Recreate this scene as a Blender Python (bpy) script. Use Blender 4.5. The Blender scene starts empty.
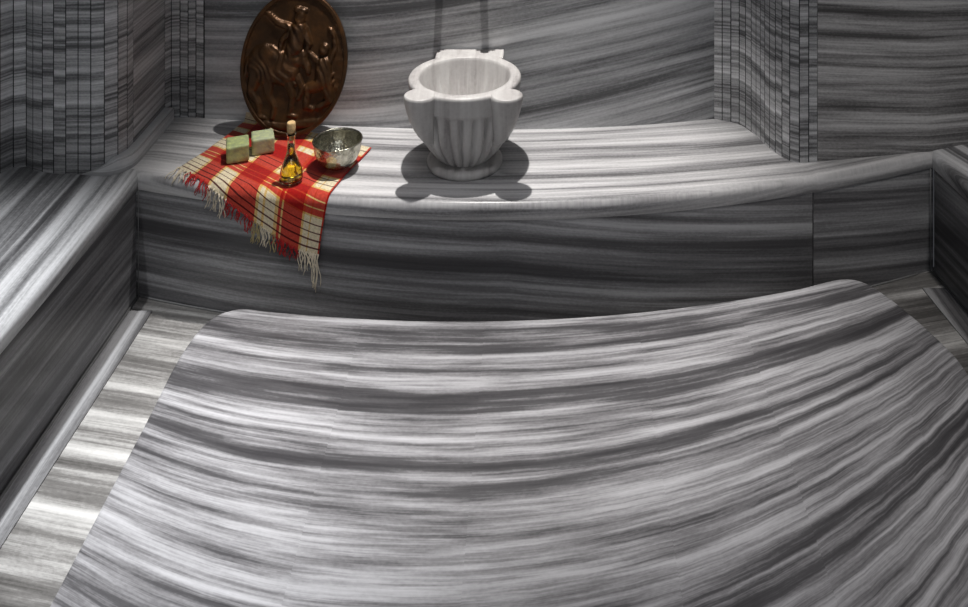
import bpy, math, random
import numpy as np
from math import sin, cos, pi, sqrt, hypot
from mathutils import Vector, noise as mnoise

random.seed(7)
sc = bpy.context.scene
COL = sc.collection
BENCH = 0.42          # bench seat height
SLABZ = 0.15          # heated slab height

# ------------------------------------------------------------------ helpers
class MB:
    """collects vertices and faces with a 'grain' uv per face corner"""
    def __init__(s):
        s.v, s.f, s.uv, s.smooth, s.mi, s.cur = [], [], [], [], [], 0
    def vert(s, p):
        s.v.append(tuple(p)); return len(s.v) - 1
    def face(s, idx, uvs=None, smooth=False):
        s.f.append(tuple(idx)); s.smooth.append(smooth); s.mi.append(s.cur)
        s.uv.append(uvs if uvs else [(s.v[i][0], s.v[i][2] + .37 * s.v[i][1]) for i in idx])
    def quad(s, a, b, c, d, uvs=None, smooth=False):
        i = [s.vert(p) for p in (a, b, c, d)]
        s.face(i, uvs, smooth)
    def grid(s, rows, uvf=None, smooth=True, closed=False, flip=False):
        """rows: list of lists of points. uvf(p, i, j) -> (u, v)"""
        n, m = len(rows), len(rows[0])
        base = len(s.v)
        for r in rows:
            for p in r: s.vert(p)
        for i in range(n - 1):
            for j in range(m if closed else m - 1):
                k = (j + 1) % m
                q = [(i, j), (i, k), (i + 1, k), (i + 1, j)]
                if flip: q.reverse()
                idx = [base + a * m + b for a, b in q]
                uvs = [uvf(rows[a][b], a, b) for a, b in q] if uvf else None
                s.face(idx, uvs, smooth)
        return base
    def lathe(s, prof, n=48, cx=0, cy=0, sx=1, sy=1, mod=None, uvf=None, flip=False, caps=(False, False)):
        """prof: (r, z) list from bottom to top; mod(r, z, th) -> r"""
        rows = []
        for r, z in prof:
            row = []
            for k in range(n):
                th = 2 * pi * k / n
                rr = mod(r, z, th) if mod else r
                row.append((cx + sx * rr * cos(th), cy + sy * rr * sin(th), z))
            rows.append(row)
        b = s.grid(rows, uvf, True, True, flip)
        if caps[0]: s.face([b + k for k in range(n)][::-1])
        if caps[1]: s.face([b + (len(prof) - 1) * n + k for k in range(n)])
    def tube(s, pts, r, n=6, r2=None):
        pts = [Vector(p) for p in pts]
        rows = []
        for i, p in enumerate(pts):
            t = (pts[min(i + 1, len(pts) - 1)] - pts[max(i - 1, 0)])
            t = t.normalized() if t.length > 1e-9 else Vector((0, 0, 1))
            a = t.cross(Vector((0, 0, 1)) if abs(t.z) < .9 else Vector((1, 0, 0))).normalized()
            b = t.cross(a)
            f = i / max(1, len(pts) - 1)
            rr = r if r2 is None else r + (r2 - r) * f
            rows.append([p + rr * (cos(2 * pi * k / n) * a + sin(2 * pi * k / n) * b) for k in range(n)])
        b0 = s.grid(rows, None, True, True)
        s.face([b0 + k for k in range(n)][::-1]); s.face([b0 + (len(pts) - 1) * n + k for k in range(n)])
    def build(s, name, mat, parent=None, origin=None):
        if parent is not None:
            o0 = Vector(parent.location)
        else:
            o0 = Vector(origin) if origin else Vector((0, 0, 0))
        me = bpy.data.meshes.new(name)
        me.from_pydata([tuple(Vector(p) - o0) for p in s.v], [], s.f)
        uvl = me.uv_layers.new(name='grain')
        flat = [c for f in s.uv for uv in f for c in uv]
        uvl.data.foreach_set('uv', flat)
        me.polygons.foreach_set('use_smooth', s.smooth)
        for q in (mat if isinstance(mat, (list, tuple)) else (mat,)): me.materials.append(q)
        me.polygons.foreach_set('material_index', s.mi)
        me.validate(); me.update()
        o = bpy.data.objects.new(name, me)
        COL.objects.link(o)
        if parent is not None:
            o.parent = parent
        else:
            o.location = o0
        return o

def weld(o, d=1e-5):
    import bmesh
    bm = bmesh.new(); bm.from_mesh(o.data)
    bmesh.ops.remove_doubles(bm, verts=bm.verts, dist=d)
    bmesh.ops.recalc_face_normals(bm, faces=bm.faces)
    bm.to_mesh(o.data); bm.free()
    return o

def bevel(o, w, seg=3):
    m = o.modifiers.new('round', 'BEVEL'); m.width = w; m.segments = seg; m.limit_method = 'ANGLE'
    m.angle_limit = math.radians(50)
    return o

def thing(name, label, cat, loc, group=None):
    o = bpy.data.objects.new(name, None); COL.objects.link(o)
    o.location = loc; o.empty_display_size = .1
    o['label'] = label; o['category'] = cat
    if group: o['group'] = group
    return o
def tag(o, label, cat, group=None):
    o['label'] = label; o['category'] = cat
    if group: o['group'] = group
    return o
def struct(o):
    o['kind'] = 'structure'; return o

# ------------------------------------------------------------------ materials
def new_mat(name):
    m = bpy.data.materials.new(name); m.use_nodes = True
    nt = m.node_tree
    b = nt.nodes['Principled BSDF']
    return m, nt, b
def N(nt, typ, **kw):
    n = nt.nodes.new(typ)
    for k, v in kw.items():
        setattr(n, k, v)
    return n
def link(nt, a, b): nt.links.new(a, b)
def math_node(nt, op, a, b=None, c=None):
    n = N(nt, 'ShaderNodeMath', operation=op)
    for i, x in enumerate((a, b, c)):
        if x is None: continue
        if hasattr(x, 'node'): link(nt, x, n.inputs[i])
        else: n.inputs[i].default_value = x
    return n.outputs[0]
def ramp(nt, fac, stops, interp='LINEAR'):
    r = N(nt, 'ShaderNodeValToRGB'); cr = r.color_ramp; cr.interpolation = interp
    while len(cr.elements) > 1: cr.elements.remove(cr.elements[-1])
    for i, (p, c) in enumerate(stops):
        e = cr.elements[0] if i == 0 else cr.elements.new(p)
        e.position = p
        e.color = (*c, 1) if len(c) == 3 else c
    link(nt, fac, r.inputs[0])
    return r.outputs[0]
def noise_tex(nt, vec, scale=1, detail=3, rough=.5):
    n = N(nt, 'ShaderNodeTexNoise'); n.noise_dimensions = '3D'
    n.inputs['Scale'].default_value = scale; n.inputs['Detail'].default_value = detail
    n.inputs['Roughness'].default_value = rough
    link(nt, vec, n.inputs['Vector'])
    return n.outputs['Fac']
def comb(nt, x, y, z):
    n = N(nt, 'ShaderNodeCombineXYZ')
    for i, a in enumerate((x, y, z)):
        if hasattr(a, 'node'): link(nt, a, n.inputs[i])
        else: n.inputs[i].default_value = a
    return n.outputs[0]

def marble(name, seed=0., dark=(.045, .043, .046), mid=(.17, .168, .172), light=(.50, .50, .51),
           bands=12., fine=60., wu=.35, contrast=1.0, bias=0., warp=.03, profile=None, vmin=0., vmax=1.,
           rough=.32, weights=(.55, .28, .17)):
    """striped grey marble; u runs along the veins, v across them (metres)"""
    m, nt, b = new_mat(name)
    uv = N(nt, 'ShaderNodeUVMap'); uv.uv_map = 'grain'
    sep = N(nt, 'ShaderNodeSeparateXYZ'); link(nt, uv.outputs[0], sep.inputs[0])
    U, V = sep.outputs[0], sep.outputs[1]
    w = noise_tex(nt, comb(nt, math_node(nt, 'MULTIPLY', U, 1.1), math_node(nt, 'MULTIPLY', V, 2.2), seed + 11), 1, 2, .5)
    V2 = math_node(nt, 'MULTIPLY_ADD', math_node(nt, 'SUBTRACT', w, .5), warp, V)
    n1 = noise_tex(nt, comb(nt, math_node(nt, 'MULTIPLY', U, wu), math_node(nt, 'MULTIPLY', V2, bands), seed), 1, 3, .5)
    n2 = noise_tex(nt, comb(nt, math_node(nt, 'MULTIPLY', U, wu * 4), math_node(nt, 'MULTIPLY', V2, fine), seed + 3), 1, 3, .68)
    n3 = noise_tex(nt, comb(nt, math_node(nt, 'MULTIPLY', U, 2.4), math_node(nt, 'MULTIPLY', V2, bands * 2.2), seed + 7), 1, 4, .6)
    n4 = noise_tex(nt, comb(nt, math_node(nt, 'MULTIPLY', U, 90.), math_node(nt, 'MULTIPLY', V2, 160.), seed), 1, 2, .6)
    s = math_node(nt, 'MULTIPLY', math_node(nt, 'SUBTRACT', n1, .5), weights[0] * 2)
    s = math_node(nt, 'MULTIPLY_ADD', math_node(nt, 'SUBTRACT', n2, .5), weights[1] * 2, s)
    s = math_node(nt, 'MULTIPLY_ADD', math_node(nt, 'SUBTRACT', n3, .5), weights[2] * 2, s)
    s = math_node(nt, 'MULTIPLY_ADD', math_node(nt, 'SUBTRACT', n4, .5), .16, s)
    s = math_node(nt, 'MULTIPLY', s, 1.25 * contrast)
    if profile:
        pv = math_node(nt, 'DIVIDE', math_node(nt, 'SUBTRACT', V2, vmin), vmax - vmin)
        prof = ramp(nt, pv, [((p - vmin) / (vmax - vmin), (x, x, x)) for p, x in profile])
        s = math_node(nt, 'MULTIPLY_ADD', math_node(nt, 'SUBTRACT', prof, .5), 1.0, s)
    s = math_node(nt, 'ADD', s, .5 + bias)
    col = ramp(nt, s, [(.0, dark), (.30, [a * .75 + c * .25 for a, c in zip(dark, mid)]), (.52, mid), (.78, [.35 * a + .65 * c for a, c in zip(mid, light)]), (1., light)])
    link(nt, col, b.inputs['Base Color'])
    b.inputs['Roughness'].default_value = rough
    b.inputs['Specular IOR Level'].default_value = .35
    return m

M = {}
# veins of the heated slab, read off across its middle: (distance from the lens wall, tone)
slab_profile = [(1.50, .52), (1.56, .40), (1.60, .62), (1.66, .55), (1.69, .27), (1.74, .36), (1.775, .26), (1.795, .56), (1.835, .62), (1.86, .55), (1.885, .66), (1.92, .56),
                (1.955, .64), (1.976, .46), (1.99, .62), (2.04, .60), (2.09, .50), (2.112, .24), (2.135, .50), (2.165, .26), (2.20, .56), (2.235, .48),
                (2.27, .64), (2.318, .58), (2.335, .22), (2.39, .20), (2.41, .60), (2.47, .56), (2.52, .72), (2.54, .30), (2.62, .28), (2.645, .66)]
M['slab'] = marble('slab_marble', 17.7, bands=15, fine=85, wu=.35, contrast=.95, bias=-.01, warp=.03, weights=(.24, .36, .62), light=(.55, .545, .56), mid=(.235, .23, .237), profile=slab_profile, vmin=1.4, vmax=2.75, rough=.34)
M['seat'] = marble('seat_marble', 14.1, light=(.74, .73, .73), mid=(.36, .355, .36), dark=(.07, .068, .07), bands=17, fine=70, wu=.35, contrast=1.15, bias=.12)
M['seat_left'] = marble('seat_marble_left', 31.7, light=(.68, .68, .69), mid=(.25, .25, .255), bands=13, fine=55, wu=.25, contrast=1.4, bias=.09)
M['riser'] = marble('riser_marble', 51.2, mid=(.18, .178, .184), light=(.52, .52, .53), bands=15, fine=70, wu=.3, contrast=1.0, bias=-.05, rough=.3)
M['wall'] = marble('wall_marble', 72.4, dark=(.06, .06, .063), mid=(.33, .33, .338), light=(.74, .74, .75), bands=12, fine=60, wu=.35, contrast=1.15, bias=.08)
M['wall_dark'] = marble('wall_marble_dark', 95.2, dark=(.055, .053, .053), mid=(.29, .283, .283), light=(.70, .69, .69), bands=15, fine=70, wu=.3, contrast=1.4, bias=.10)
M['strip'] = marble('strip_marble', 113.9, dark=(.06, .06, .063), mid=(.34, .34, .347), light=(.76, .76, .77), bands=12, fine=75, wu=.3, contrast=1.35, bias=.05, warp=.008, weights=(.45, .42, .13))
M['floor'] = marble('floor_marble', 131.5, dark=(.055, .052, .049), mid=(.21, .203, .195), light=(.66, .65, .63), bands=17, fine=70, wu=.5, contrast=1.15, bias=.06)
M['border'] = marble('border_marble', 151.5, bands=14, fine=50, wu=.3, contrast=1.0, bias=.10)

def plain(name, col, rough=.5, metal=0., var=.12, scale=30., bump=0., bscale=60.):
    m, nt, b = new_mat(name)
    tc = N(nt, 'ShaderNodeTexCoord')
    f = noise_tex(nt, tc.outputs['Object'], scale, 4, .6)
    c = ramp(nt, f, [(.3, [x * (1 - var) for x in col]), (.7, [min(1, x * (1 + var)) for x in col])])
    link(nt, c, b.inputs['Base Color'])
    b.inputs['Roughness'].default_value = rough; b.inputs['Metallic'].default_value = metal
    if bump:
        bp = N(nt, 'ShaderNodeBump'); bp.inputs['Strength'].default_value = bump; bp.inputs['Distance'].default_value = .004
        f2 = noise_tex(nt, tc.outputs['Object'], bscale, 3, .5)
        link(nt, f2, bp.inputs['Height']); link(nt, bp.outputs[0], b.inputs['Normal'])
    return m
M['grout'] = plain('pale_grout', (.19, .19, .19), .6)
M['joint'] = plain('dark_joint', (.03, .03, .032), .8)

def basin_mat():
    m, nt, b = new_mat('basin_white_marble')
    tc = N(nt, 'ShaderNodeTexCoord')
    mp = N(nt, 'ShaderNodeMapping'); mp.inputs['Scale'].default_value = (26, 3.0, 1.6)
    link(nt, tc.outputs['Object'], mp.inputs[0])
    f = noise_tex(nt, mp.outputs[0], 1, 4, .6)
    f2 = noise_tex(nt, tc.outputs['Object'], 70, 3, .6)
    s = math_node(nt, 'MULTIPLY_ADD', math_node(nt, 'SUBTRACT', f2, .5), .25, f)
    c = ramp(nt, s, [(.28, (.27, .25, .245)), (.42, (.42, .40, .39)), (.62, (.53, .515, .50)), (.8, (.57, .56, .545))])
    link(nt, c, b.inputs['Base Color']); b.inputs['Roughness'].default_value = .42
    return m
M['basin'] = basin_mat()

# ------------------------------------------------------------------ plan curves (metres, lens stands over the origin)
_fx = [-1.351, -1.104, -.878, -.641, -.381, -.185, .103, .396, .712, .932, 1.007, 1.403]
_fy = [2.994, 2.926, 2.883, 2.849, 2.821, 2.811, 2.823, 2.857, 2.929, 2.974, 2.994, 3.138]
_pf = np.polyfit(_fx, _fy, 4)
def Yf(x): return float(np.polyval(_pf, x))       # front of the long bench
_wx = [-1.293, -.80, -.44, -.20, .05, .22, .45, .684]
_wy = [3.405, 3.352, 3.318, 3.308, 3.318, 3.334, 3.362, 3.40]
_pw = np.polyfit(_wx, _wy, 3)
def Yw(x): return float(np.polyval(_pw, x))       # the niche's back wall
right_path = [(.680, 3.402), (.690, 3.394), (.731, 3.377), (.763, 3.362), (.785, 3.329), (.806, 3.28), (.831, 3.18), (.852, 3.13), (.876, 3.09), (.905, 3.072), (.940, 3.072), (.978, 3.078)]
right_wall = [(.978, 3.078), (1.19, 3.114), (1.405, 3.151), (1.58, 3.212), (2.02, 3.37)]
def Yback(x):
    if x < -1.293: return 3.41
    if x < .686: return Yw(x)
    pts = right_path + right_wall[1:]
    return float(np.interp(x, [p[0] for p in pts], [p[1] for p in pts]))

# ------------------------------------------------------------------ walls
WT = 2.7
def wall_sheet(mb, pts, uvf, z0=BENCH, z1=WT, back=None, nz=1):
    """upright face over a plan path plus a top and back so that it is solid"""
    zs = [z0 + (z1 - z0) * k / nz for k in range(nz + 1)]
    mb.grid([[(x, y, z) for (x, y) in pts] for z in zs], uvf, smooth=False)
    if back is not None:
        bp = [back(x, y) for x, y in pts]
        for a in range(len(pts) - 1):
            p, q, r, s = pts[a], pts[a + 1], bp[a + 1], bp[a]
            mb.quad((*p, z1), (*q, z1), (*r, z1), (*s, z1))
        mb.grid([[(x, y, z) for (x, y) in bp] for z in (z0, z1)], None, smooth=False, flip=True)
        for k in (0, -1):
            p, q = pts[k], bp[k]
            mb.quad((*p, z0), (*q, z0), (*q, z1), (*p, z1))

# back wall of the niche: veins run level at the left and climb to the right
mb = MB()
xs = [-1.29 + (.684 + 1.29) * k / 60 for k in range(61)]
def uv_back(p, i, j):
    x, z = p[0], p[2]
    t = max(0., x + .75)
    return (x, z - .03 * x - .17 * t * t / (t + .35))
mb.grid([[(x, Yw(x), z) for x in xs] for z in [BENCH + (WT - BENCH) * k / 30 for k in range(31)]], uv_back, smooth=True)
bp = [(x, 3.62) for x in xs]
mb.grid([[(x, y, z) for x, y in bp] for z in (BENCH, WT)], None, False, flip=True)
for a in range(60):
    mb.quad((xs[a], Yw(xs[a]), WT), (xs[a + 1], Yw(xs[a + 1]), WT), (xs[a + 1], 3.62, WT), (xs[a], 3.62, WT))
struct(mb.build('wall_back', M['wall']))

def strip_wall(mb, path, width, jitter, seed, zt=WT, z0=BENCH):
    """narrow upright stone strips set along a plan curve, each cut from another height of the block"""
    rnd = random.Random(seed)
    P = [Vector((x, y)) for x, y in path]
    L = [0]
    for a, b in zip(P, P[1:]): L.append(L[-1] + (b - a).length)
    n = max(1, round(L[-1] / width))
    def at(d):
        d = min(max(d, 0), L[-1])
        for k in range(len(P) - 1):
            if d <= L[k + 1] + 1e-9:
                return P[k].lerp(P[k + 1], (d - L[k]) / max(1e-9, L[k + 1] - L[k]))
        return P[-1]
    off = 0
    g = .0016
    for k in range(n):
        a, b = at(L[-1] * k / n), at(L[-1] * (k + 1) / n)
        t = (b - a).normalized(); nn = Vector((t.y, -t.x))       # towards the room
        a2, b2 = a + t * g, b - t * g
        ad, bd = a - nn * .005, b - nn * .005
        if rnd.random() < .24: off = rnd.uniform(-jitter, jitter)
        else: off += rnd.uniform(-.014, .014)
        o2, tl = off + rnd.choice((0, 0, 0, .9)), rnd.uniform(-.06, .06)
        zj = rnd.uniform(.7, 1.3)
        for z0_, z1_, oo in ((z0, zj, off), (zj, zt, o2)):
            ku = k * .05
            uvs = [(k * .05, z0_ + oo), (ku + .05, z0_ + oo + tl * .05), (ku + .05, z1_ + oo + tl * .05), (ku, z1_ + oo)]
            mb.quad((a2.x, a2.y, z0_), (b2.x, b2.y, z0_), (b2.x, b2.y, z1_), (a2.x, a2.y, z1_), uvs)
        mb.cur = 1
        for p, q in ((ad, a2), (b2, bd)):
            mb.quad((p.x, p.y, z0), (q.x, q.y, z0), (q.x, q.y, zt), (p.x, p.y, zt), [(0, .1), (.01, .1), (.01, .11), (0, .11)])
        mb.cur = 0

    mb.cur = 1
    bk = []
    for k, p in enumerate(P):
        t = (P[min(k + 1, len(P) - 1)] - P[max(k - 1, 0)]).normalized()
        bk.append(p - Vector((t.y, -t.x)) * .007)
    mb.grid([[(p.x, p.y, z) for p in bk] for z in (z0, zt)], None, smooth=False)
    mb.cur = 0

def smooth_path(pts, n=6):
    """Catmull-Rom through plan points"""
    out = []
    for i in range(len(pts) - 1):
        p0, p1, p2, p3 = [Vector(pts[min(max(k, 0), len(pts) - 1)]) for k in (i - 1, i, i + 1, i + 2)]
        for k in range(n):
            t = k / n
            out.append(tuple(.5 * ((2 * p1) + (p2 - p0) * t + (2 * p0 - 5 * p1 + 4 * p2 - p3) * t * t + (3 * p1 - p0 - 3 * p2 + p3) * t ** 3)))
    out.append(tuple(pts[-1]))
    return out

# left: rounded pilaster of narrow strips, then the plain cheek of the niche, then a narrow strip corner
mb = MB()
left_path = [(-2.05, 2.985), (-1.93, 2.985), (-1.86, 2.99), (-1.825, 3.005), (-1.80, 3.045), (-1.765, 3.045), (-1.73, 3.02), (-1.67, 3.003), (-1.60, 2.996), (-1.53, 2.992), (-1.48, 2.998), (-1.447, 3.02), (-1.432, 3.06), (-1.43, 3.11)]
strip_wall(mb, smooth_path(left_path), .043, .5, 4)
mb.quad((-1.43, 3.11, BENCH), (-1.436, 3.385, BENCH), (-1.436, 3.385, WT), (-1.43, 3.11, WT), [(3.1, BENCH), (3.4, BENCH), (3.4, WT), (3.1, WT)])
strip_wall(mb, smooth_path([(-1.436, 3.385), (-1.425, 3.412), (-1.39, 3.418), (-1.34, 3.412), (-1.293, 3.405)]), .036, .5, 9)
for z in (WT,):
    mb.quad((-2.05, 3.0, z), (-1.43, 3.0, z), (-1.43, 3.62, z), (-2.05, 3.62, z))
    mb.quad((-1.44, 3.4, z), (-1.29, 3.4, z), (-1.29, 3.62, z), (-1.44, 3.62, z))
mb.quad((-2.05, 3.62, BENCH), (-1.29, 3.62, BENCH), (-1.29, 3.62, WT), (-2.05, 3.62, WT))
struct(mb.build('wall_left', [M['strip'], M['joint']]))

# skirting along the niche cheek
mb = MB()
sk = [p for p in smooth_path(left_path) if p[0] > -1.56] + [(-1.433, 3.2), (-1.435, 3.3), (-1.436, 3.385)]
SP = [Vector(p) for p in sk]; rows = []
for k, p in enumerate(SP):
    t = (SP[min(k + 1, len(SP) - 1)] - SP[max(k - 1, 0)]).normalized(); nn = Vector((t.y, -t.x))
    w = min(.036, .001 + .036 * k / (len(SP) * .62))
    hh = min(1., .03 + 2.2 * k / len(SP))
    def sp(a, z): z *= hh; q = p + nn * a; return (q.x, q.y, BENCH + .0005 + z)
    rows.append([sp(-.003, 0), sp(w, 0), sp(w, .044), sp(w * .8, .050), sp(-.003, .050)])
mb.grid(rows, lambda p, i, j: (p[1], p[2] + .37 + .3 * (j > 2)), smooth=False, flip=True)
mb.face([mb.vert(p) for p in rows[-1]])
struct(weld(mb.build('baseboard_left', M['wall'])))

# right: strips on a reversed curve, then a plain wall of long level veins
mb = MB()
strip_wall(mb, smooth_path(right_path, 5), .034, .5, 23)
struct(mb.build('wall_right', [M['strip'], M['joint']]))
mb = MB()
wall_sheet(mb, right_wall, lambda p, i, j: (p[0], p[2] + .10 * p[0]), back=lambda x, y: (x, 3.62))
struct(mb.build('wall_far_right', M['wall_dark']))
# the side walls behind the two side benches
mb = MB()
wall_sheet(mb, [(-2.05, -.4), (-2.05, 2.99)], lambda p, i, j: (p[1], p[2]), back=lambda x, y: (x - .2, y), nz=1)
struct(mb.build('wall_far_left', M['wall_dark']))
mb = MB()
wall_sheet(mb, [(2.02, 3.37), (2.02, -.4)], lambda p, i, j: (p[1], p[2]), back=lambda x, y: (x + .2, y), nz=1)
struct(mb.build('wall_far_side', M['wall_dark']))

# ------------------------------------------------------------------ floor
LBX = lambda y: -1.362                              # front of the left bench
RBX = lambda y: 1.403 + .10 * (3.13 - y)            # front of the right bench
mb = MB()
ys = [-.4 + (3.16 + .4) * k / 40 for k in range(41)]
mb.grid([[(x, y, 0) for x in (-1.5, -1.28, -.8, 0, .8, 1.33, 2.0)] for y in ys], lambda p, i, j: (p[0], p[1] + .20 * p[0] if p[0] < 0 else p[1] - .25 * p[0]), smooth=False)
mb.grid([[(x, y, -.1) for x in (-1.5, 2.0)] for y in (-.4, 3.16)], None, False, flip=True)
struct(mb.build('floor', M['floor']))

def border(name, xa, xb, ya, yb, w):
    mb = MB()
    h = .004
    n = 30
    rows = []
    for k in range(n + 1):
        y = ya + (yb - ya) * k / n
        a, b = xa(y), xb(y)
        rows.append([(a, y, .0005), (a, y, h), (b, y, h), (b, y, .0005)])
    mb.grid(rows, lambda p, i, j: (p[1], p[0] * 1.3 + .02 * p[1]), smooth=False)
    return struct(mb.build(name, M['border']))
border('trim_1', lambda y: LBX(y) + .002, lambda y: -1.282, -.3, 2.925, .08)
border('trim_2', lambda y: RBX(y) - .085, lambda y: RBX(y) - .002, -.3, 3.04, .08)

# ------------------------------------------------------------------ benches
NR = .026
def nose(yf, z_seam=.365):
    pts = [(yf + .004, z_seam), (yf, z_seam + .003), (yf, BENCH - NR)]
    for k in range(1, 9):
        a = k / 8 * pi / 2
        pts.append((yf + NR - NR * cos(a), BENCH - NR + NR * sin(a)))
    return pts
bench = thing('stone_bench', 'long curved grey striped marble bench along the back wall, carrying the white basin', 'bench', (0, 3.1, 0))
# seat
mb = MB()
xs = [-1.362 - NR + (1.400 + 1.362 + 2 * NR) * k / 96 for k in range(97)]
cols = []
for x in xs:
    y0 = Yf(x); yb = max(Yback(x) + .004, y0 + NR + .001)
    col = [(x, y, z) for y, z in nose(y0)]
    ys_ = [y0 + NR + (yb - y0 - NR) * k / 10 for k in range(1, 11)]
    col += [(x, y, BENCH) for y in ys_]
    cols.append(col)
def uv_seat(p, i, j):
    x, y, z = p
    tile = 0 if x < -.62 else (1 if x < .93 else 2)
    c = (Yf(max(-1.36, x)) - 2.81)
    d = y - .75 * c + (.42 - z) * .8
    if x > .93: d = y - 1.0 * c - .013 + (.42 - z) * .8
    return (x + 5 * tile * 0, d + (0.0, .0, .05)[tile])
mb.grid(cols, uv_seat, smooth=True, flip=True)
# small corner of the seat that runs into the niche beside the left bench
yc = Yf(-1.388) + NR
mb.quad((-1.47, yc, BENCH), (-1.388, yc, BENCH), (-1.388, 3.414, BENCH), (-1.47, 3.414, BENCH), [(-1.44, yc - .14), (-1.388, yc - .14), (-1.388, 3.414 - .14), (-1.44, 3.414 - .14)])
# underside
mb.grid([[(c[0][0], c[0][1], .365) for c in cols], [(c[-1][0], c[-1][1], .365) for c in cols]], None, False)
mb.build('seat', M['seat'], bench)
# front panels, with an upright joint towards the right end
def panel(x0, x1, seed, sl):
    mb = MB()
    n = max(4, int((x1 - x0) / .03))
    xs = [x0 + (x1 - x0) * k / n for k in range(n + 1)]
    f = .005
    rows = [[(x, Yf(x) + f, z) for x in xs] for z in (0.0, .09, .18, .27, .365)]
    mb.grid(rows, lambda p, i, j: (p[0] + seed, p[2] + seed * .7 + sl * p[0] + .11 * max(0, p[0] + .1)), smooth=True)
    for k in (0, -1):
        x = xs[k]
        mb.quad((x, Yf(x) + f, 0), (x, Yf(x) + .05, 0), (x, Yf(x) + .05, .365), (x, Yf(x) + f, .365))
    mb.grid([[(x, Yf(x) + .05, z) for x in xs] for z in (0, .365)], None, False, flip=True)
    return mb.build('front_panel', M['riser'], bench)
panel(-1.372, .930, 0, .02)
panel(.9335, 1.412, 3.1, .02)

def side_bench(label, xf, xw, sign, y0, y1, mseat, seatuv, yend):
    """a bench along a side wall: sign -1 left, +1 right"""
    t = thing('stone_bench', label, 'bench', ((xf(1.5) + xw) / 2, 1.5, 0))
    mb = MB(); n = 40
    rows = []
    for k in range(n + 1):
        y = y0 + (y1 - y0) * k / n
        x = xf(y)
        row = [(x + sign * (a - 0), y, z) for a, z in nose(0)]
        row += [(x + (xw - x) * q, y, BENCH) for q in [.06 + .94 * q / 30 for q in range(31)]]
        row = [(px, y0 + (yend(px) - y0) * k / n, z) for px, y, z in row]
        rows.append(row)
    mb.grid(rows, seatuv, smooth=True, flip=(sign < 0))
    for r, fl in ((rows[0], 0), (rows[-1], 1)):
        poly = r + [(r[-1][0], r[-1][1], .365)]
        mb.face([mb.vert(p) for p in (poly[::-1] if fl else poly)])
    mb.build('seat', mseat, t)
    mb = MB()
    f = .005 * sign
    rows = [[(xf(y) + f, y, z) for z in (0, .12, .24, .365)] for y in (y0, (y0 + y1) / 2, y1)]
    mb.grid(rows, lambda p, i, j: (p[1], p[2] + .03 * p[1] + sign), smooth=False, flip=(sign < 0))
    mb.grid([[(xf(y) + 10 * f, y, z) for z in (0, .365)] for y in (y0, y1)], None, False, flip=(sign > 0))
    for y in (y0, y1):
        mb.quad((xf(y) + f, y, 0), (xf(y) + 10 * f, y, 0), (xf(y) + 10 * f, y, .365), (xf(y) + f, y, .365))
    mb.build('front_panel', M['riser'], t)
    mb = MB()
    mb.tube([(xf(y) - sign * .001, y, .004) for y in (y0, y1)], .004, 6)
    mb.build('joint_bead', M['grout'], t)
    return t
def uvl(p, i, j):
    x, y, z = p
    return (y, x + .06 * y + (BENCH - z) * .8)
def uvr(p, i, j):
    x, y, z = p
    return (y, x * 1.0 + .35 * y + (BENCH - z) * .8 + 4)
lp = sorted(smooth_path(left_path))
def left_end(x):
    if x > -1.47: return Yf(-1.388) + NR
    return float(np.interp(x, [p[0] for p in lp], [p[1] for p in lp])) + .03
def right_end(x):
    return float(np.interp(x, [p[0] for p in right_wall], [p[1] for p in right_wall])) + .004 if x > 1.44 else 3.16
side_bench('grey striped marble bench along the left wall, bright veins running lengthwise', LBX, -2.05, -1, -.3, 2.992, M['seat_left'], uvl, left_end)
side_bench('short dark grey marble bench end at the far right of the back bench', RBX, 2.02, 1, -.3, 3.128, M['seat_left'], uvr, right_end)
# pale joint in the left corner and along the foot of the long bench
mb = MB()
mb.tube([(-1.358, 2.990, 0.004), (-1.358, 2.990, .37)], .0013, 6)
pts = [(x, Yf(x) + .003, .003) for x in [-1.355 + .06 * k for k in range(46)]]
mb.tube(pts, .003, 6)
mb.tube([(1.396, 3.128, .004), (1.396, 3.128, .37)], .0013, 6)
mb.build('joint_bead', M['grout'], bench)

# ------------------------------------------------------------------ heated slab
def curve_c(x): return .0619 * x + .129 * x * x
def slab_left(y): return -1.010 - .020 * (y - 1.8)
def slab_right(y): return 1.165 + .13 * (2.70 - y) if y > 1.8 else 1.282 + .02 * (1.8 - y)
def slab_back(x): return 2.675 + curve_c(x)
# outline, counter-clockwise from the near left corner
out = []
yn = .75
out += [(slab_right(yn) - .06, yn), (slab_right(yn), yn + .06)]
out += [(slab_right(y), y) for y in (1.0, 1.4, 1.8, 2.1, 2.3, 2.42)]
out += [(1.196, 2.52), (1.160, 2.645), (1.125, 2.735), (1.095, 2.795), (1.066, 2.838), (1.028, 2.862), (.98, 2.864), (.92, 2.846)]
out += [(x, slab_back(x)) for x in (.84, .74, .62, .5, .36, .22, .08, -.08, -.22, -.36, -.5, -.62, -.74)]
out += [(-.84, 2.712), (-.90, 2.722), (-.945, 2.716), (-.985, 2.690), (-1.010, 2.640), (-1.022, 2.57), (-1.027, 2.47)]
out += [(slab_left(y), y) for y in (2.3, 2.0, 1.7, 1.3, 1.0)]
out += [(slab_left(yn), yn + .06), (slab_left(yn) + .06, yn)]
out = smooth_path(out + [out[0]], 4)[:-1]
cen = Vector((.1, 1.9))
def vslab(x, y):
    c = curve_c(max(-1.2, min(1.4, x)))
    return (y - 5.146 * c) / (1 - 1.55 * c)
tiles = [-.53, -.16, .30, .62, .98]
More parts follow.
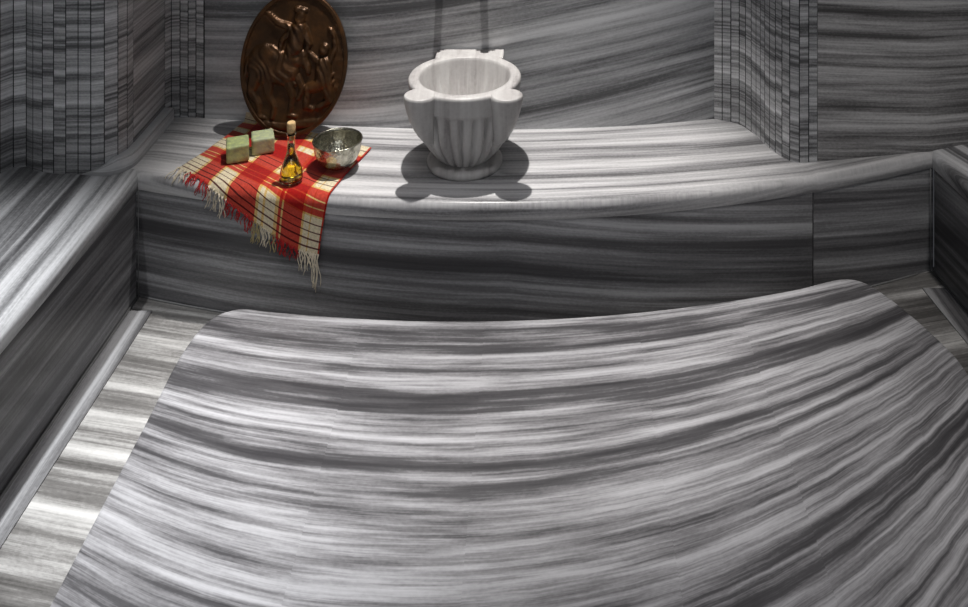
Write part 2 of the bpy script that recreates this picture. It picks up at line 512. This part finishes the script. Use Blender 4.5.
def uv_slab(p, i=0, j=0, tx=None):
    x, y, z = p
    k = sum(1 for t in tiles if (x if tx is None else tx) > t)
    off = (0, .0022, .0008, .0025, 0., .0018)[k]
    return (x * 1.0 + k * .012, vslab(x, y) + off - (SLABZ - z))
slab = thing('heated_slab', 'broad low striped grey marble platform with rounded corners filling the middle floor', 'platform', (.1, 1.8, 0))
import bmesh
mb = MB()
bm = bmesh.new()
uvlay = bm.loops.layers.uv.new('grain')
# top: a fine grid clipped by the outline, split at the tile joints
b2 = 0.008
def inset(o, d):
    res = []
    n = len(o)
    for i in range(n):
        p0, p1 = Vector(o[i - 1]), Vector(o[(i + 1) % n])
        t = (p1 - p0).normalized(); nn = Vector((-t.y, t.x))
        res.append(tuple(Vector(o[i]) + nn * d))
    return res
rings = []
for d, z in ((0, 0.0), (0, SLABZ - b2), (b2 * .3, SLABZ - b2 * .3), (b2, SLABZ)):
    rings.append([bm.verts.new((x, y, z)) for x, y in inset(out, d)])
for r0, r1 in zip(rings, rings[1:]):
    n = len(r0)
    for k in range(n):
        bm.faces.new((r0[k], r0[(k + 1) % n], r1[(k + 1) % n], r1[k]))
top = bm.faces.new(rings[-1])
bm.faces.new(rings[0][::-1])
xcuts = sorted(tiles + [-1.1 + .1 * k for k in range(26)])
for x in xcuts:
    geom = [f for f in bm.faces if f.normal.z > .9 or f is top]
    bm.normal_update()
    geom = [f for f in bm.faces if abs(f.normal.z) > .99 and f.calc_center_median().z > .1]
    gv = set(v for f in geom for v in f.verts); ge = set(e for f in geom for e in f.edges)
    bmesh.ops.bisect_plane(bm, geom=list(gv) + list(ge) + geom, plane_co=(x, 0, 0), plane_no=(1, 0, 0), dist=1e-6)
for k in range(22):
    y = .8 + .1 * k
    geom = [f for f in bm.faces if abs(f.normal.z) > .99 and f.calc_center_median().z > .1]
    gv = set(v for f in geom for v in f.verts); ge = set(e for f in geom for e in f.edges)
    bmesh.ops.bisect_plane(bm, geom=list(gv) + list(ge) + geom, plane_co=(0, y, 0), plane_no=(0, 1, 0), dist=1e-6)
bm.normal_update()
for f in bm.faces:
    cx = f.calc_center_median().x
    f.smooth = False
    for l in f.loops:
        l[uvlay].uv = uv_slab(l.vert.co, tx=cx)
bmesh.ops.recalc_face_normals(bm, faces=bm.faces)
for v in bm.verts: v.co -= Vector(slab.location)
me = bpy.data.meshes.new('slab_top'); bm.to_mesh(me); bm.free()
me.materials.append(M['slab'])
o = bpy.data.objects.new('slab_top', me); COL.objects.link(o); o.parent = slab
# pale mastic line around the foot of the slab
mb = MB(); mb.tube([(x, y, .003) for x, y in out + [out[0]]], .003, 5); mb.build('joint_bead', M['grout'], slab)

# ------------------------------------------------------------------ basin
BX, BY = -.255, 3.070
RIM = .727
basin = thing('wash_basin', 'carved white marble basin with fluted bowl and two round lobes on the bench', 'basin', (BX, BY, BENCH))
SY = .985
mb = MB()
NF = 24
def flute(r, z, th):
    zb = z
    if .443 < zb < .653:
        a = min(1, (zb - .443) / .012) * min(1, (.653 - zb) / .010)
        w = abs(sin(NF * th / 2))
        return r * (1 - (.17 + .05 * max(0, (.50 - zb) / .05)) * a * (1 - w) ** 1.8)
    if zb <= .443:
        return r
    return r
prof = [(.060, .440), (.078, .443), (.088, .448), (.098, .456), (.110, .468), (.127, .488), (.144, .513), (.159, .543), (.171, .578), (.178, .610), (.182, .635), (.1835, .650), (.184, .654), (.1895, .658), (.191, .666), (.193, .69), (.196, .712), (.196, .720), (.193, .725), (.189, RIM)]
inner = [(.163, RIM), (.159, .724), (.156, .715), (.150, .69), (.140, .65), (.122, .60), (.095, .565), (.06, .548), (.02, .543), (.001, .543)]
mb.lathe(prof + inner, 180, BX, BY, 1, SY, flute, caps=(True, False))
mb.build('bowl', M['basin'], basin)
mb = MB()
mb.lathe([(.128, BENCH + .001), (.131, .424), (.132, .432), (.130, .440), (.122, .445), (.106, .446), (.092, .447), (.080, .4475), (.05, .448)], 72, BX, BY, 1, .95, None, caps=(True, True))
mb.build('foot', M['basin'], basin)
for sgn in (-1, 1):
    mb = MB()
    a = math.radians(-52 if sgn > 0 else 180 + 52)
    rows = []
    for z, rc, rr in ((.545, .128, .010), (.560, .142, .018), (.585, .152, .026), (.61, .159, .033), (.64, .165, .0395), (.67, .169, .045), (.70, .1715, .0495), (.717, .1725, .0515), (.7255, .1725, .0500), (RIM + .0012, .1725, .047)):
        cx, cy = BX + .008 + sgn * rc * .835, BY - rc * .915
        rows.append([(cx + rr * cos(t) * 1.05, cy + rr * sin(t) * .95, z) for t in [2 * pi * k / 28 for k in range(28)]])
    b = mb.grid(rows, None, True, True)
    mb.face([b + k for k in range(28)][::-1]); mb.face([b + 9 * 28 + k for k in range(28)])
    mb.build('lobe', M['basin'], basin)
# ledge at the back of the rim that meets the wall
mb = MB()
pl = [(-.122, .150), (-.122, .232), (.128, .232), (.128, .150), (.10, .157), (.05, .168), (0, .171), (-.05, .168), (-.10, .157)]
zb, zt = .660, RIM + .0008
mb.face([mb.vert((BX + x, BY + y, zt)) for x, y in pl][::-1])
mb.face([mb.vert((BX + x, BY + y, zb)) for x, y in pl])
for k in range(len(pl)):
    p, q = pl[k], pl[(k + 1) % len(pl)]
    mb.quad((BX + q[0], BY + q[1], zb), (BX + p[0], BY + p[1], zb), (BX + p[0], BY + p[1], zt), (BX + q[0], BY + q[1], zt))
bevel(weld(mb.build('back_ledge', M['basin'], basin)), .004, 2)

# ------------------------------------------------------------------ two wall taps above the basin (only their shadows reach the picture)
M['brass'] = plain('aged_brass', (.45, .30, .12), .3, 1.)
for k, x in enumerate((-.366, -.208)):
    yw = Yw(x)
    t = thing('wall_tap', ('brass wall tap over the left side of the white basin', 'brass wall tap over the right side of the white basin')[k], 'tap', (x, yw, 1.02), 'brass taps above the basin')
    mb = MB()
    rows = []
    for r, d in ((.026, 0.001), (.028, .004), (.026, .008), (.014, .012), (.012, .03), (.015, .045), (.015, .06), (.012, .07), (.004, .074)):
        rows.append([(x + r * cos(2 * pi * q / 20), yw - d, 1.02 + r * sin(2 * pi * q / 20)) for q in range(20)])
    mb.grid(rows, None, True, True, flip=True); mb.build('body', M['brass'], t)
    mb = MB(); mb.tube([(x, yw - .045, 1.02), (x, yw - .052, .99), (x, yw - .056, .965), (x, yw - .056, .95)], .009, 12); mb.build('spout', M['brass'], t)
    mb = MB(); mb.tube([(x, yw - .052, 1.03), (x, yw - .052, 1.06)], .006, 10); mb.tube([(x - .03, yw - .052, 1.064), (x + .03, yw - .052, 1.064)], .006, 10); mb.build('handle', M['brass'], t)

# ------------------------------------------------------------------ plaid bath towel
def wallY(x): return Yback(x)
EPS = .0035
def drape(x, w, lift=0.):
    """a point of the cloth laid flat over the bench edge: x along, w across"""
    yf = Yf(max(-1.36, x)); yt = yf + NR; R = NR + EPS + lift
    yw = wallY(x) - .012
    wr = .0022 * (1 + mnoise.noise(Vector((x * 14, w * 14, 0)))) + .0012 * (1 + sin(46 * x + 17 * w))
    if w > yw:
        return (x, yw, BENCH + EPS + lift + wr + (w - yw))
    if w >= yt:
        return (x, w, BENCH + EPS + lift + wr)
    e = yt - w; arc = R * pi / 2
    if e < arc:
        a = e / R
        R += wr
        return (x, yt - R * sin(a), BENCH - NR + R * cos(a))
    dz = e - arc
    wv = (.004 + .002 * sin(38 * x)) * min(1, dz / .06)
    return (x, yf - EPS - lift - wr - wv, BENCH - NR - dz)
fe_s = [0, .25, .5, .75, 1.]
fe_x = [-1.238, -1.085, -.955, -.83, -.708]
fe_w = [3.02, 2.930, 2.800, 2.735, 2.672]
_px, _pw2 = np.polyfit(fe_s, fe_x, 2), np.polyfit(fe_s, fe_w, 3)
def cloth_xw(s, t):
    fx, fw = float(np.polyval(_px, s)), float(np.polyval(_pw2, s))
    bx, bw = -1.118 + s * .520, 3.405 - .243 * s ** 1.1
    k = t
    x = fx * (1 - k) + bx * k; w = fw * (1 - k) + bw * k
    x += .012 * sin(pi * t) * (2 * s - 1) * -1 + .006 * sin(9 * t + 2) * (1 - abs(2 * s - 1))
    return x, w
towel = thing('bath_towel', 'red and cream plaid fringed bath towel draped over the bench edge', 'towel', (-.9, 3.1, BENCH))
def towel_mat():
    m, nt, b = new_mat('plaid_cotton')
    uv = N(nt, 'ShaderNodeUVMap'); uv.uv_map = 'grain'
    sep = N(nt, 'ShaderNodeSeparateXYZ'); link(nt, uv.outputs[0], sep.inputs[0])
    red = (.62, .070, .050); cream = (.90, .84, .70); yel = (.86, .62, .28); blk = (.16, .07, .07)
    S = [(0, cream), (.095, yel), (.11, red), (.225, yel), (.24, cream), (.335, yel), (.35, red), (.53, yel), (.548, cream), (.575, yel), (.59, cream), (.66, yel), (.68, red), (.70, yel), (.712, red), (.845, yel), (.862, cream), (.90, yel), (.91, cream), (.985, red)]
    T = [(0, cream), (.035, blk), (.044, cream), (.085, blk), (.094, cream), (.135, blk), (.144, cream), (.185, blk), (.194, cream), (.232, yel), (.245, red), (.285, yel), (.292, red), (.33, yel), (.337, red), (.40, yel), (.415, cream), (.46, blk), (.468, cream), (.52, blk), (.528, cream), (.545, yel), (.56, red), (.71, cream), (.77, yel), (.785, red), (.87, yel), (.885, cream), (.93, blk), (.938, cream)]
    a = ramp(nt, sep.outputs[0], S, 'CONSTANT'); c = ramp(nt, sep.outputs[1], T, 'CONSTANT')
    # fine weave: warp and weft threads alternate
    wv = N(nt, 'ShaderNodeTexChecker'); wv.inputs['Scale'].default_value = 1
    mp = comb(nt, math_node(nt, 'MULTIPLY', sep.outputs[0], 220), math_node(nt, 'MULTIPLY', sep.outputs[1], 190), .5)
    link(nt, mp, wv.inputs[0]); wv.inputs['Color1'].default_value = (.8, .8, .8, 1); wv.inputs['Color2'].default_value = (1, 1, 1, 1)
    mx = N(nt, 'ShaderNodeMix'); mx.data_type = 'RGBA'; mx.blend_type = 'MULTIPLY'
    mx.inputs[0].default_value = 1; link(nt, a, mx.inputs[6]); link(nt, c, mx.inputs[7])
    nz = noise_tex(nt, comb(nt, math_node(nt, 'MULTIPLY', sep.outputs[0], 60), math_node(nt, 'MULTIPLY', sep.outputs[1], 60), 0), 1, 3, .6)
    g = math_node(nt, 'MULTIPLY', math_node(nt, 'MULTIPLY_ADD', nz, 1.0, .42), wv.outputs[0])
    mul = N(nt, 'ShaderNodeMix'); mul.data_type = 'RGBA'; mul.blend_type = 'MULTIPLY'; mul.inputs[0].default_value = 1
    link(nt, mx.outputs[2], mul.inputs[6]); link(nt, g, mul.inputs[7])
    link(nt, mul.outputs[2], b.inputs['Base Color'])
    b.inputs['Roughness'].default_value = .9; b.inputs['Sheen Weight'].default_value = .2
    b.inputs['Specular IOR Level'].default_value = .1
    return m
M['plaid'] = towel_mat()
mb = MB()
ns, ntt = 110, 90
rows = []
for i in range(ntt + 1):
    rows.append([drape(*cloth_xw(j / ns, i / ntt)) for j in range(ns + 1)])
mb.grid(rows, lambda p, i, j: (j / ns, i / ntt), True)
cl = mb.build('cloth', M['plaid'], towel)
sm = cl.modifiers.new('thick', 'SOLIDIFY'); sm.thickness = .002; sm.offset = -1
M['thread_cream'] = plain('cream_thread', (.70, .62, .48), .9)
M['thread_red'] = plain('red_thread', (.42, .012, .012), .9)
M['thread_olive'] = plain('olive_thread', (.42, .34, .16), .9)
def band(s):
    for a, b, c in ((0, .1, 'cream'), (.1, .23, 'red'), (.23, .345, 'cream'), (.345, .53, 'red'), (.53, .575, 'olive'), (.575, .66, 'cream'), (.66, .69, 'olive'), (.69, .85, 'red'), (.85, 1.1, 'cream')):
        if a <= s < b: return c
rnd = random.Random(5)
NT = 34
for k in range(NT):
    s = (k + .5) / NT
    c = band(s)
    ln = rnd.uniform(.035, .062)
    if s > .95: ln = .105
    elif c == 'red': ln *= .75
    mb = MB()
    for q in range(4):
        s2 = s + rnd.uniform(-.6, .6) / NT
        x0, w0 = cloth_xw(min(1, max(0, s2)), 0)
        dx = rnd.uniform(-.012, .012) - .012 * (1 - s); ph = rnd.uniform(0, 6)
        pts = []
        for i in range(9):
            f = i / 8
            xx = x0 * (1 - .0) + dx * f + .0035 * sin(ph + 7 * f) + (x0 * 0)
            # threads gather towards the knot in the middle of the tassel
            pts.append(drape(xx, w0 + .004 - (ln * rnd.uniform(.97, 1.03) + .004) * f * (1.0 if q else 1.1), .0005 + .0012 * (q % 2)))
        mb.tube(pts, .0019, 5, .0012)
    mb.build('tassel', M['thread_' + c], towel)

# ------------------------------------------------------------------ soap bars
ZT = BENCH + EPS + .0068
def soap_mat(name, base, topc):
    m, nt, b = new_mat(name)
    tc = N(nt, 'ShaderNodeTexCoord')
    f = noise_tex(nt, tc.outputs['Object'], 55, 5, .65)
    c = ramp(nt, f, [(.3, base), (.55, [(x + y) / 2 for x, y in zip(base, topc)]), (.72, topc)])
    link(nt, c, b.inputs['Base Color']); b.inputs['Roughness'].default_value = .6
    b.inputs['Subsurface Weight'].default_value = .0
    bp = N(nt, 'ShaderNodeBump'); bp.inputs['Strength'].default_value = .5; bp.inputs['Distance'].default_value = .003
    link(nt, f, bp.inputs['Height']); link(nt, bp.outputs[0], b.inputs['Normal'])
    return m
M['soap'] = soap_mat('olive_soap', (.22, .26, .15), (.50, .56, .20))
M['soap_grey'] = soap_mat('grey_green_soap', (.28, .31, .23), (.50, .55, .25))
def soap(name, label, mat, x, y, rz, sx, sy, sz, seed):
    bm = bmesh.new()
    bmesh.ops.create_cube(bm, size=1)
    bmesh.ops.subdivide_edges(bm, edges=bm.edges[:], cuts=5, use_grid_fill=True)
    for v in bm.verts:
        n = mnoise.noise_vector(Vector((v.co.x * 2 + seed, v.co.y * 2, v.co.z * 2))) * .035
        top = v.co.z > .49
        v.co = Vector((v.co.x * sx * (1 + .03 * (v.co.z)), v.co.y * sy, (v.co.z + .5) * sz)) + Vector((n.x * sx, n.y * sy, (n.z * sz if top else 0)))
    me = bpy.data.meshes.new(name); bm.to_mesh(me); bm.free()
    me.materials.append(mat)
    o = bpy.data.objects.new(name, me); COL.objects.link(o)
    o.location = (x, y, ZT); o.rotation_euler = (0, 0, math.radians(rz))
    bevel(o, .006, 3)
    for p in me.polygons: p.use_smooth = True
    tag(o, label, 'soap', 'soap bars on the towel')
    return o
soap('soap_bar', 'olive green soap bar on the towel, the one farther from the plaque', M['soap'], -1.054, 3.088, 20, .076, .082, .058, 1)
soap('soap_bar', 'grey green soap bar on the towel, close under the bronze plaque', M['soap_grey'], -.983, 3.142, 20, .076, .074, .056, 4)

# ------------------------------------------------------------------ oil bottle
def glass_mat(name, col, rough=.02, ior=1.47):
    m, nt, b = new_mat(name)
    b.inputs['Base Color'].default_value = (*col, 1); b.inputs['Transmission Weight'].default_value = 1
    b.inputs['Roughness'].default_value = rough; b.inputs['IOR'].default_value = ior
    return m
M['glass'] = glass_mat('bottle_glass', (.93, .90, .72))
M['oil'] = glass_mat('golden_oil', (.80, .55, .05), .03, 1.46)
M['cork'] = plain('cork', (.62, .42, .20), .8, 0, .3, 120)
QX, QY = -.823, 2.935
zq = ZT + .0005
bot = thing('oil_bottle', 'small flask of golden oil with a cork stopper on the towel', 'bottle', (QX, QY, zq))
mb = MB()
outp = [(.012, 0), (.034, .001), (.0375, .005), (.038, .015), (.036, .035), (.030, .058), (.0225, .078), (.0165, .094), (.0135, .108), (.0125, .130), (.0125, .160), (.0150, .162), (.0155, .166), (.0150, .170), (.0125, .171)]
inp = [(.0098, .170), (.0098, .130), (.0108, .108), (.0138, .094), (.0198, .078), (.0272, .058), (.0332, .035), (.0352, .015), (.034, .007), (.010, .005)]
mb.lathe([(r, z * .945 + zq) for r, z in outp + inp], 40, QX, QY, caps=(True, True)); mb.build('flask', M['glass'], bot)
mb = MB()
mb.lathe([(r, z * .945 + zq) for r, z in [(.010, .0056), (.0335, .0076), (.0346, .015), (.0326, .035), (.0266, .058), (.0192, .078), (.0133, .094), (.010, .108), (.0092, .128), (.0001, .128)]], 40, QX, QY, caps=(True, False)); mb.build('oil', M['oil'], bot)
mb = MB()
mb.lathe([(r, z * .945 + zq) for r, z in [(.0085, .145), (.0093, .165), (.0115, .173), (.0135, .174), (.0142, .182), (.0142, .202), (.013, .206), (.0115, .207)]], 24, QX, QY, caps=(True, True)); mb.build('cork_stopper', M['cork'], bot)

# ------------------------------------------------------------------ metal bowl
def metal_mat():
    m, nt, b = new_mat('hammered_pewter')
    tc = N(nt, 'ShaderNodeTexCoord')
    f = noise_tex(nt, tc.outputs['Object'], 45, 4, .6)
    c = ramp(nt, f, [(.3, (.28, .27, .21)), (.7, (.60, .58, .49))])
    link(nt, c, b.inputs['Base Color']); b.inputs['Metallic'].default_value = 1; b.inputs['Roughness'].default_value = .27
    vo = N(nt, 'ShaderNodeTexVoronoi'); vo.inputs['Scale'].default_value = 85; link(nt, tc.outputs['Object'], vo.inputs['Vector'])
    bp = N(nt, 'ShaderNodeBump'); bp.inputs['Strength'].default_value = .5; bp.inputs['Distance'].default_value = .003
    link(nt, vo.outputs['Distance'], bp.inputs['Height']); link(nt, bp.outputs[0], b.inputs['Normal'])
    return m
M['pewter'] = metal_mat()
CX, CY = -.690, 3.030
cz = ZT + .0005
bowl = thing('metal_bowl', 'round hammered silvery metal bath bowl at the right corner of the towel', 'bowl', (CX, CY, cz))
mb = MB()
po = [(.004, 0), (.030, .0005), (.040, .003), (.055, .012), (.068, .027), (.077, .046), (.081, .066), (.0825, .080), (.0835, .083), (.0825, .085)]
pi_ = [(.0800, .084), (.0788, .078), (.0775, .066), (.0735, .047), (.0645, .029), (.052, .0148), (.038, .0065), (.020, .0045), (.0005, .004)]
mb.lathe([(r, z * 1.09 + cz) for r, z in po + pi_], 72, CX, CY, caps=(True, False)); mb.build('shell', M['pewter'], bowl)
mb = MB()
ring = [(CX + .0832 * cos(2 * pi * k / 60), CY + .0832 * sin(2 * pi * k / 60), cz + .083 * 1.09) for k in range(61)]
mb.tube(ring, .0022, 8); mb.build('rim', M['pewter'], bowl)

# ------------------------------------------------------------------ bronze plaque with a relief
def bronze_mat():
    m, nt, b = new_mat('dark_bronze')
    tc = N(nt, 'ShaderNodeTexCoord')
    f = noise_tex(nt, tc.outputs['Object'], 14, 5, .65)
    c = ramp(nt, f, [(.3, (.038, .019, .008)), (.5, (.072, .034, .013)), (.72, (.14, .058, .018))])
    link(nt, c, b.inputs['Base Color']); b.inputs['Metallic'].default_value = .6; b.inputs['Roughness'].default_value = .34
    f2 = noise_tex(nt, tc.outputs['Object'], 160, 3, .6)
    bp = N(nt, 'ShaderNodeBump'); bp.inputs['Strength'].default_value = .3; bp.inputs['Distance'].default_value = .002
    link(nt, f2, bp.inputs['Height']); link(nt, bp.outputs[0], b.inputs['Normal'])
    return m
M['bronze'] = bronze_mat()
PA, PB = .199, .258           # half width, half height
PXc = -.908
# plan: foot on the towel, top against the wall
pb_y, pt_y = 3.232, Yw(PXc) - .012
pz0 = ZT + .001
tilt = math.asin((pt_y - pb_y - .014) / (2 * PB))
plq = thing('bronze_plaque', 'large oval dark bronze relief plaque leaning on the back wall', 'plaque', (PXc, pb_y, pz0))
def to_world(u, v, h):
    # u across, v up from the centre, h out of the plaque
    vv = v + PB
    hx = h
    y = pb_y + vv * sin(tilt) - hx * cos(tilt) + .0
    z = pz0 + vv * cos(tilt) + hx * sin(tilt) + .001
    rx = u
    return (PXc + rx + .02 * v, y, z)
# relief: rider on a horse with a kneeling man beside it, as rounded strokes (u, v in plaque half-heights)
K = []
def cap(x1, y1, x2, y2, r1, r2, h): K.append((x1, y1, x2, y2, r1, r2, h))
# horse body (rump towards the viewer's left), neck and head
cap(-.42, .02, -.12, -.10, .25, .21, .9); cap(-.48, -.05, -.40, -.12, .2, .18, .9)
cap(-.10, -.02, .10, .10, .17, .10, .75); cap(.10, .10, .20, -.04, .085, .06, .8); cap(.20, -.04, .22, -.12, .06, .045, .8)
cap(-.55, -.2, -.60, -.38, .10, .06, .8); cap(-.60, -.38, -.47, -.55, .06, .04, .7); cap(-.47, -.55, -.46, -.72, .04, .03, .6); cap(-.46, -.72, -.38, -.74, .03, .03, .6)
cap(-.36, -.22, -.34, -.42, .10, .055, .8); cap(-.34, -.42, -.24, -.60, .05, .035, .7); cap(-.24, -.60, -.26, -.74, .035, .03, .6)
cap(-.06, -.25, .02, -.45, .08, .045, .8); cap(.02, -.45, -.02, -.70, .04, .03, .7); cap(-.02, -.70, .07, -.72, .03, .03, .6)
cap(.06, -.18, .16, -.34, .06, .04, .7); cap(.16, -.34, .10, -.48, .035, .03, .6)
cap(-.66, .05, -.72, -.22, .045, .03, .6); cap(-.72, -.22, -.66, -.42, .03, .02, .5)
# rider: torso, head, cap, arms, leg, cloak
cap(.0, .22, .04, .46, .13, .12, 1.15); cap(.05, .60, .06, .66, .085, .08, 1.2); cap(.0, .74, .12, .72, .05, .04, 1.2)
cap(-.06, .48, -.28, .56, .06, .05, 1.1); cap(-.28, .56, -.42, .68, .045, .035, 1.0); cap(-.42, .68, -.52, .72, .03, .02, .9)
cap(.12, .46, .21, .26, .06, .05, 1.1); cap(.21, .26, .16, .12, .045, .035, 1.0)
cap(-.04, .20, -.10, .02, .09, .07, 1.15); cap(-.10, .02, -.04, -.22, .065, .05, 1.1); cap(-.04, -.22, .04, -.28, .04, .03, 1.0)
cap(-.08, .44, -.20, .30, .05, .04, .9); cap(-.20, .30, -.22, .16, .04, .03, .8)
# kneeling man and his raised arm
cap(.44, -.02, .46, -.24, .11, .13, .95); cap(.43, .17, .44, .20, .075, .07, 1.0)
cap(.36, .02, .24, .12, .045, .035, .9); cap(.24, .12, .17, .20, .03, .03, .9)
cap(.52, .02, .60, .20, .045, .04, .9); cap(.60, .20, .56, .40, .04, .03, .8); cap(.56, .40, .50, .46, .03, .03, .8)
cap(.46, -.28, .24, -.34, .09, .07, .95); cap(.24, -.34, .22, -.58, .06, .045, .85); cap(.22, -.58, .32, -.62, .04, .03, .7)
cap(.50, -.30, .56, -.50, .09, .06, .9); cap(.56, -.50, .40, -.60, .05, .04, .8)
cap(.36, -.12, .58, -.16, .035, .03, 1.1); cap(.36, -.20, .60, -.26, .03, .025, 1.1)
# ground
cap(-.5, -.82, -.1, -.86, .06, .05, .5); cap(-.1, -.86, .4, -.80, .05, .06, .5)
AR = PA / PB
def relief(u, v):
    x, y = u / PB, v / PB
    best = 0.
    for x1, y1, x2, y2, r1, r2, h in K:
        x1 *= .98; x2 *= .98
        dx, dy = x2 - x1, y2 - y1
        t = max(0, min(1, ((x - x1) * dx + (y - y1) * dy) / max(1e-9, dx * dx + dy * dy)))
        r = r1 + (r2 - r1) * t
        d2 = (x - x1 - dx * t) ** 2 + (y - y1 - dy * t) ** 2
        if d2 < r * r:
            hh = h * (.35 + .65 * min(1, r / .12)) * sqrt(1 - d2 / (r * r)) ** .8
            if hh > best: best = hh
    n = mnoise.noise(Vector((x * 14, y * 14, 3))) * .10 + mnoise.noise(Vector((x * 30, y * 30, 9))) * .07
    out = best * .021
    if best > .1: out += .0022 * sin(55 * x + 30 * y + 9 * mnoise.noise(Vector((x * 4, y * 4, 1)))) * min(1, best)
    out += n * .006 * (1 if best > .02 else .35)
    # worn upright marks along the right edge and lower border
    rr = sqrt((u / PA) ** 2 + (v / PB) ** 2); th = math.atan2(v / PB, u / PA)
    if .80 < rr < .92 and -1.35 < th < .62:
        out += .0022 * max(0, sin(th * 44)) * (.6 + .4 * sin(th * 13))
    return out, best
NRG, NTH = 96, 220
mb = MB()
rows = []
hmax = {}
for i in range(NRG + 1):
    f = .0005 + .9395 * i / NRG
    row = []
    for j in range(NTH):
        th = 2 * pi * j / NTH
        u, v = PA * f * cos(th), PB * f * sin(th)
        h, bst = relief(u, v)
        dish = .008 + .002 * (1 - f * f)
        row.append(to_world(u, v, dish + h))
    rows.append(row)
mb.grid(rows, None, True, True, flip=True)
# back of the disc
back = [[to_world(PA * f * cos(2 * pi * j / NTH), PB * f * sin(2 * pi * j / NTH), hh) for j in range(NTH)] for f, hh in ((.9401, .008), (.9401, 0.0), (.001, 0.0))]
mb.grid(back, None, True, True, flip=True)
weld(mb.build('relief_disc', M['bronze'], plq), 1e-6)
mb = MB()
rp = [(.930, .000), (.930, .0135), (.945, .0165), (.962, .0135), (.975, .0150), (.992, .0140), (1.0, .010), (1.0, .000), (.930, .000)]
mb.grid([[to_world(PA * f * cos(2 * pi * j / 160), PB * f * sin(2 * pi * j / 160), h) for j in range(160)] for f, h in rp], None, True, True, flip=True)
weld(mb.build('rim', M['bronze'], plq), 1e-6)

# ------------------------------------------------------------------ light
def spot(name, loc, target, energy, angle, blend, radius, col=(1, 1, 1)):
    l = bpy.data.lights.new(name, 'SPOT'); l.energy = energy; l.spot_size = math.radians(angle); l.spot_blend = blend
    l.shadow_soft_size = radius; l.color = col
    o = bpy.data.objects.new(name, l); COL.objects.link(o); o.location = loc
    o.rotation_euler = (Vector(target) - Vector(loc)).to_track_quat('-Z', 'Y').to_euler()
    return o
def area(name, loc, target, energy, sx, sy, col=(1, 1, 1)):
    l = bpy.data.lights.new(name, 'AREA'); l.shape = 'RECTANGLE'; l.size = sx; l.size_y = sy; l.energy = energy; l.color = col
    o = bpy.data.objects.new(name, l); COL.objects.link(o); o.location = loc
    o.rotation_euler = (Vector(target) - Vector(loc)).to_track_quat('-Z', 'Y').to_euler()
    return o
spot('basin_downlight', (-.27, 3.09, 2.95), (-.20, 3.05, .42), 310, 55, .72, .025, (1, .97, .94))
spot('left_bench_downlight', (-1.62, 1.78, 2.9), (-1.47, 1.72, .2), 450, 57, .9, .04, (.97, .985, 1))
spot('right_fill', (1.65, 1.9, 2.9), (1.45, 2.2, .2), 110, 66, 1., .06, (1, .96, .93))  # added fill spot, brightens the right bench, wall and floor; no known lamp
spot('slab_downlight', (-.35, 1.55, 3.1), (-.32, 1.88, 0), 98, 62, 1., .2, (.98, .97, 1))
area('front_fill', (.5, -1.5, 2.45), (.1, 3.0, .8), 17, 2.2, 1.6, (.92, .96, 1.0))  # unseen area fill added behind the camera to brighten walls and bench fronts
w = bpy.data.worlds.new('world'); sc.world = w; w.use_nodes = True
w.node_tree.nodes['Background'].inputs[0].default_value = (.88, .92, 1, 1)
w.node_tree.nodes['Background'].inputs[1].default_value = .045

# ------------------------------------------------------------------ camera: level, looking at the niche, frame dropped with lens shift
cam = bpy.data.cameras.new('camera'); co = bpy.data.objects.new('camera', cam); COL.objects.link(co)
co.location = (0, 0, 2.0); co.rotation_euler = (pi / 2, 0, 0)
cam.sensor_fit = 'HORIZONTAL'; cam.sensor_width = 36; cam.lens = 36 * 880 / 968
cam.shift_x = -(538 - 484) / 968; cam.shift_y = -(303.5 + 290) / 968
cam.clip_start = .05
sc.camera = co
sc.view_settings.view_transform = 'Standard'; sc.view_settings.look = 'None'
sc.view_settings.gamma = 1; sc.view_settings.use_curve_mapping = False
sc.view_settings.exposure = 0.
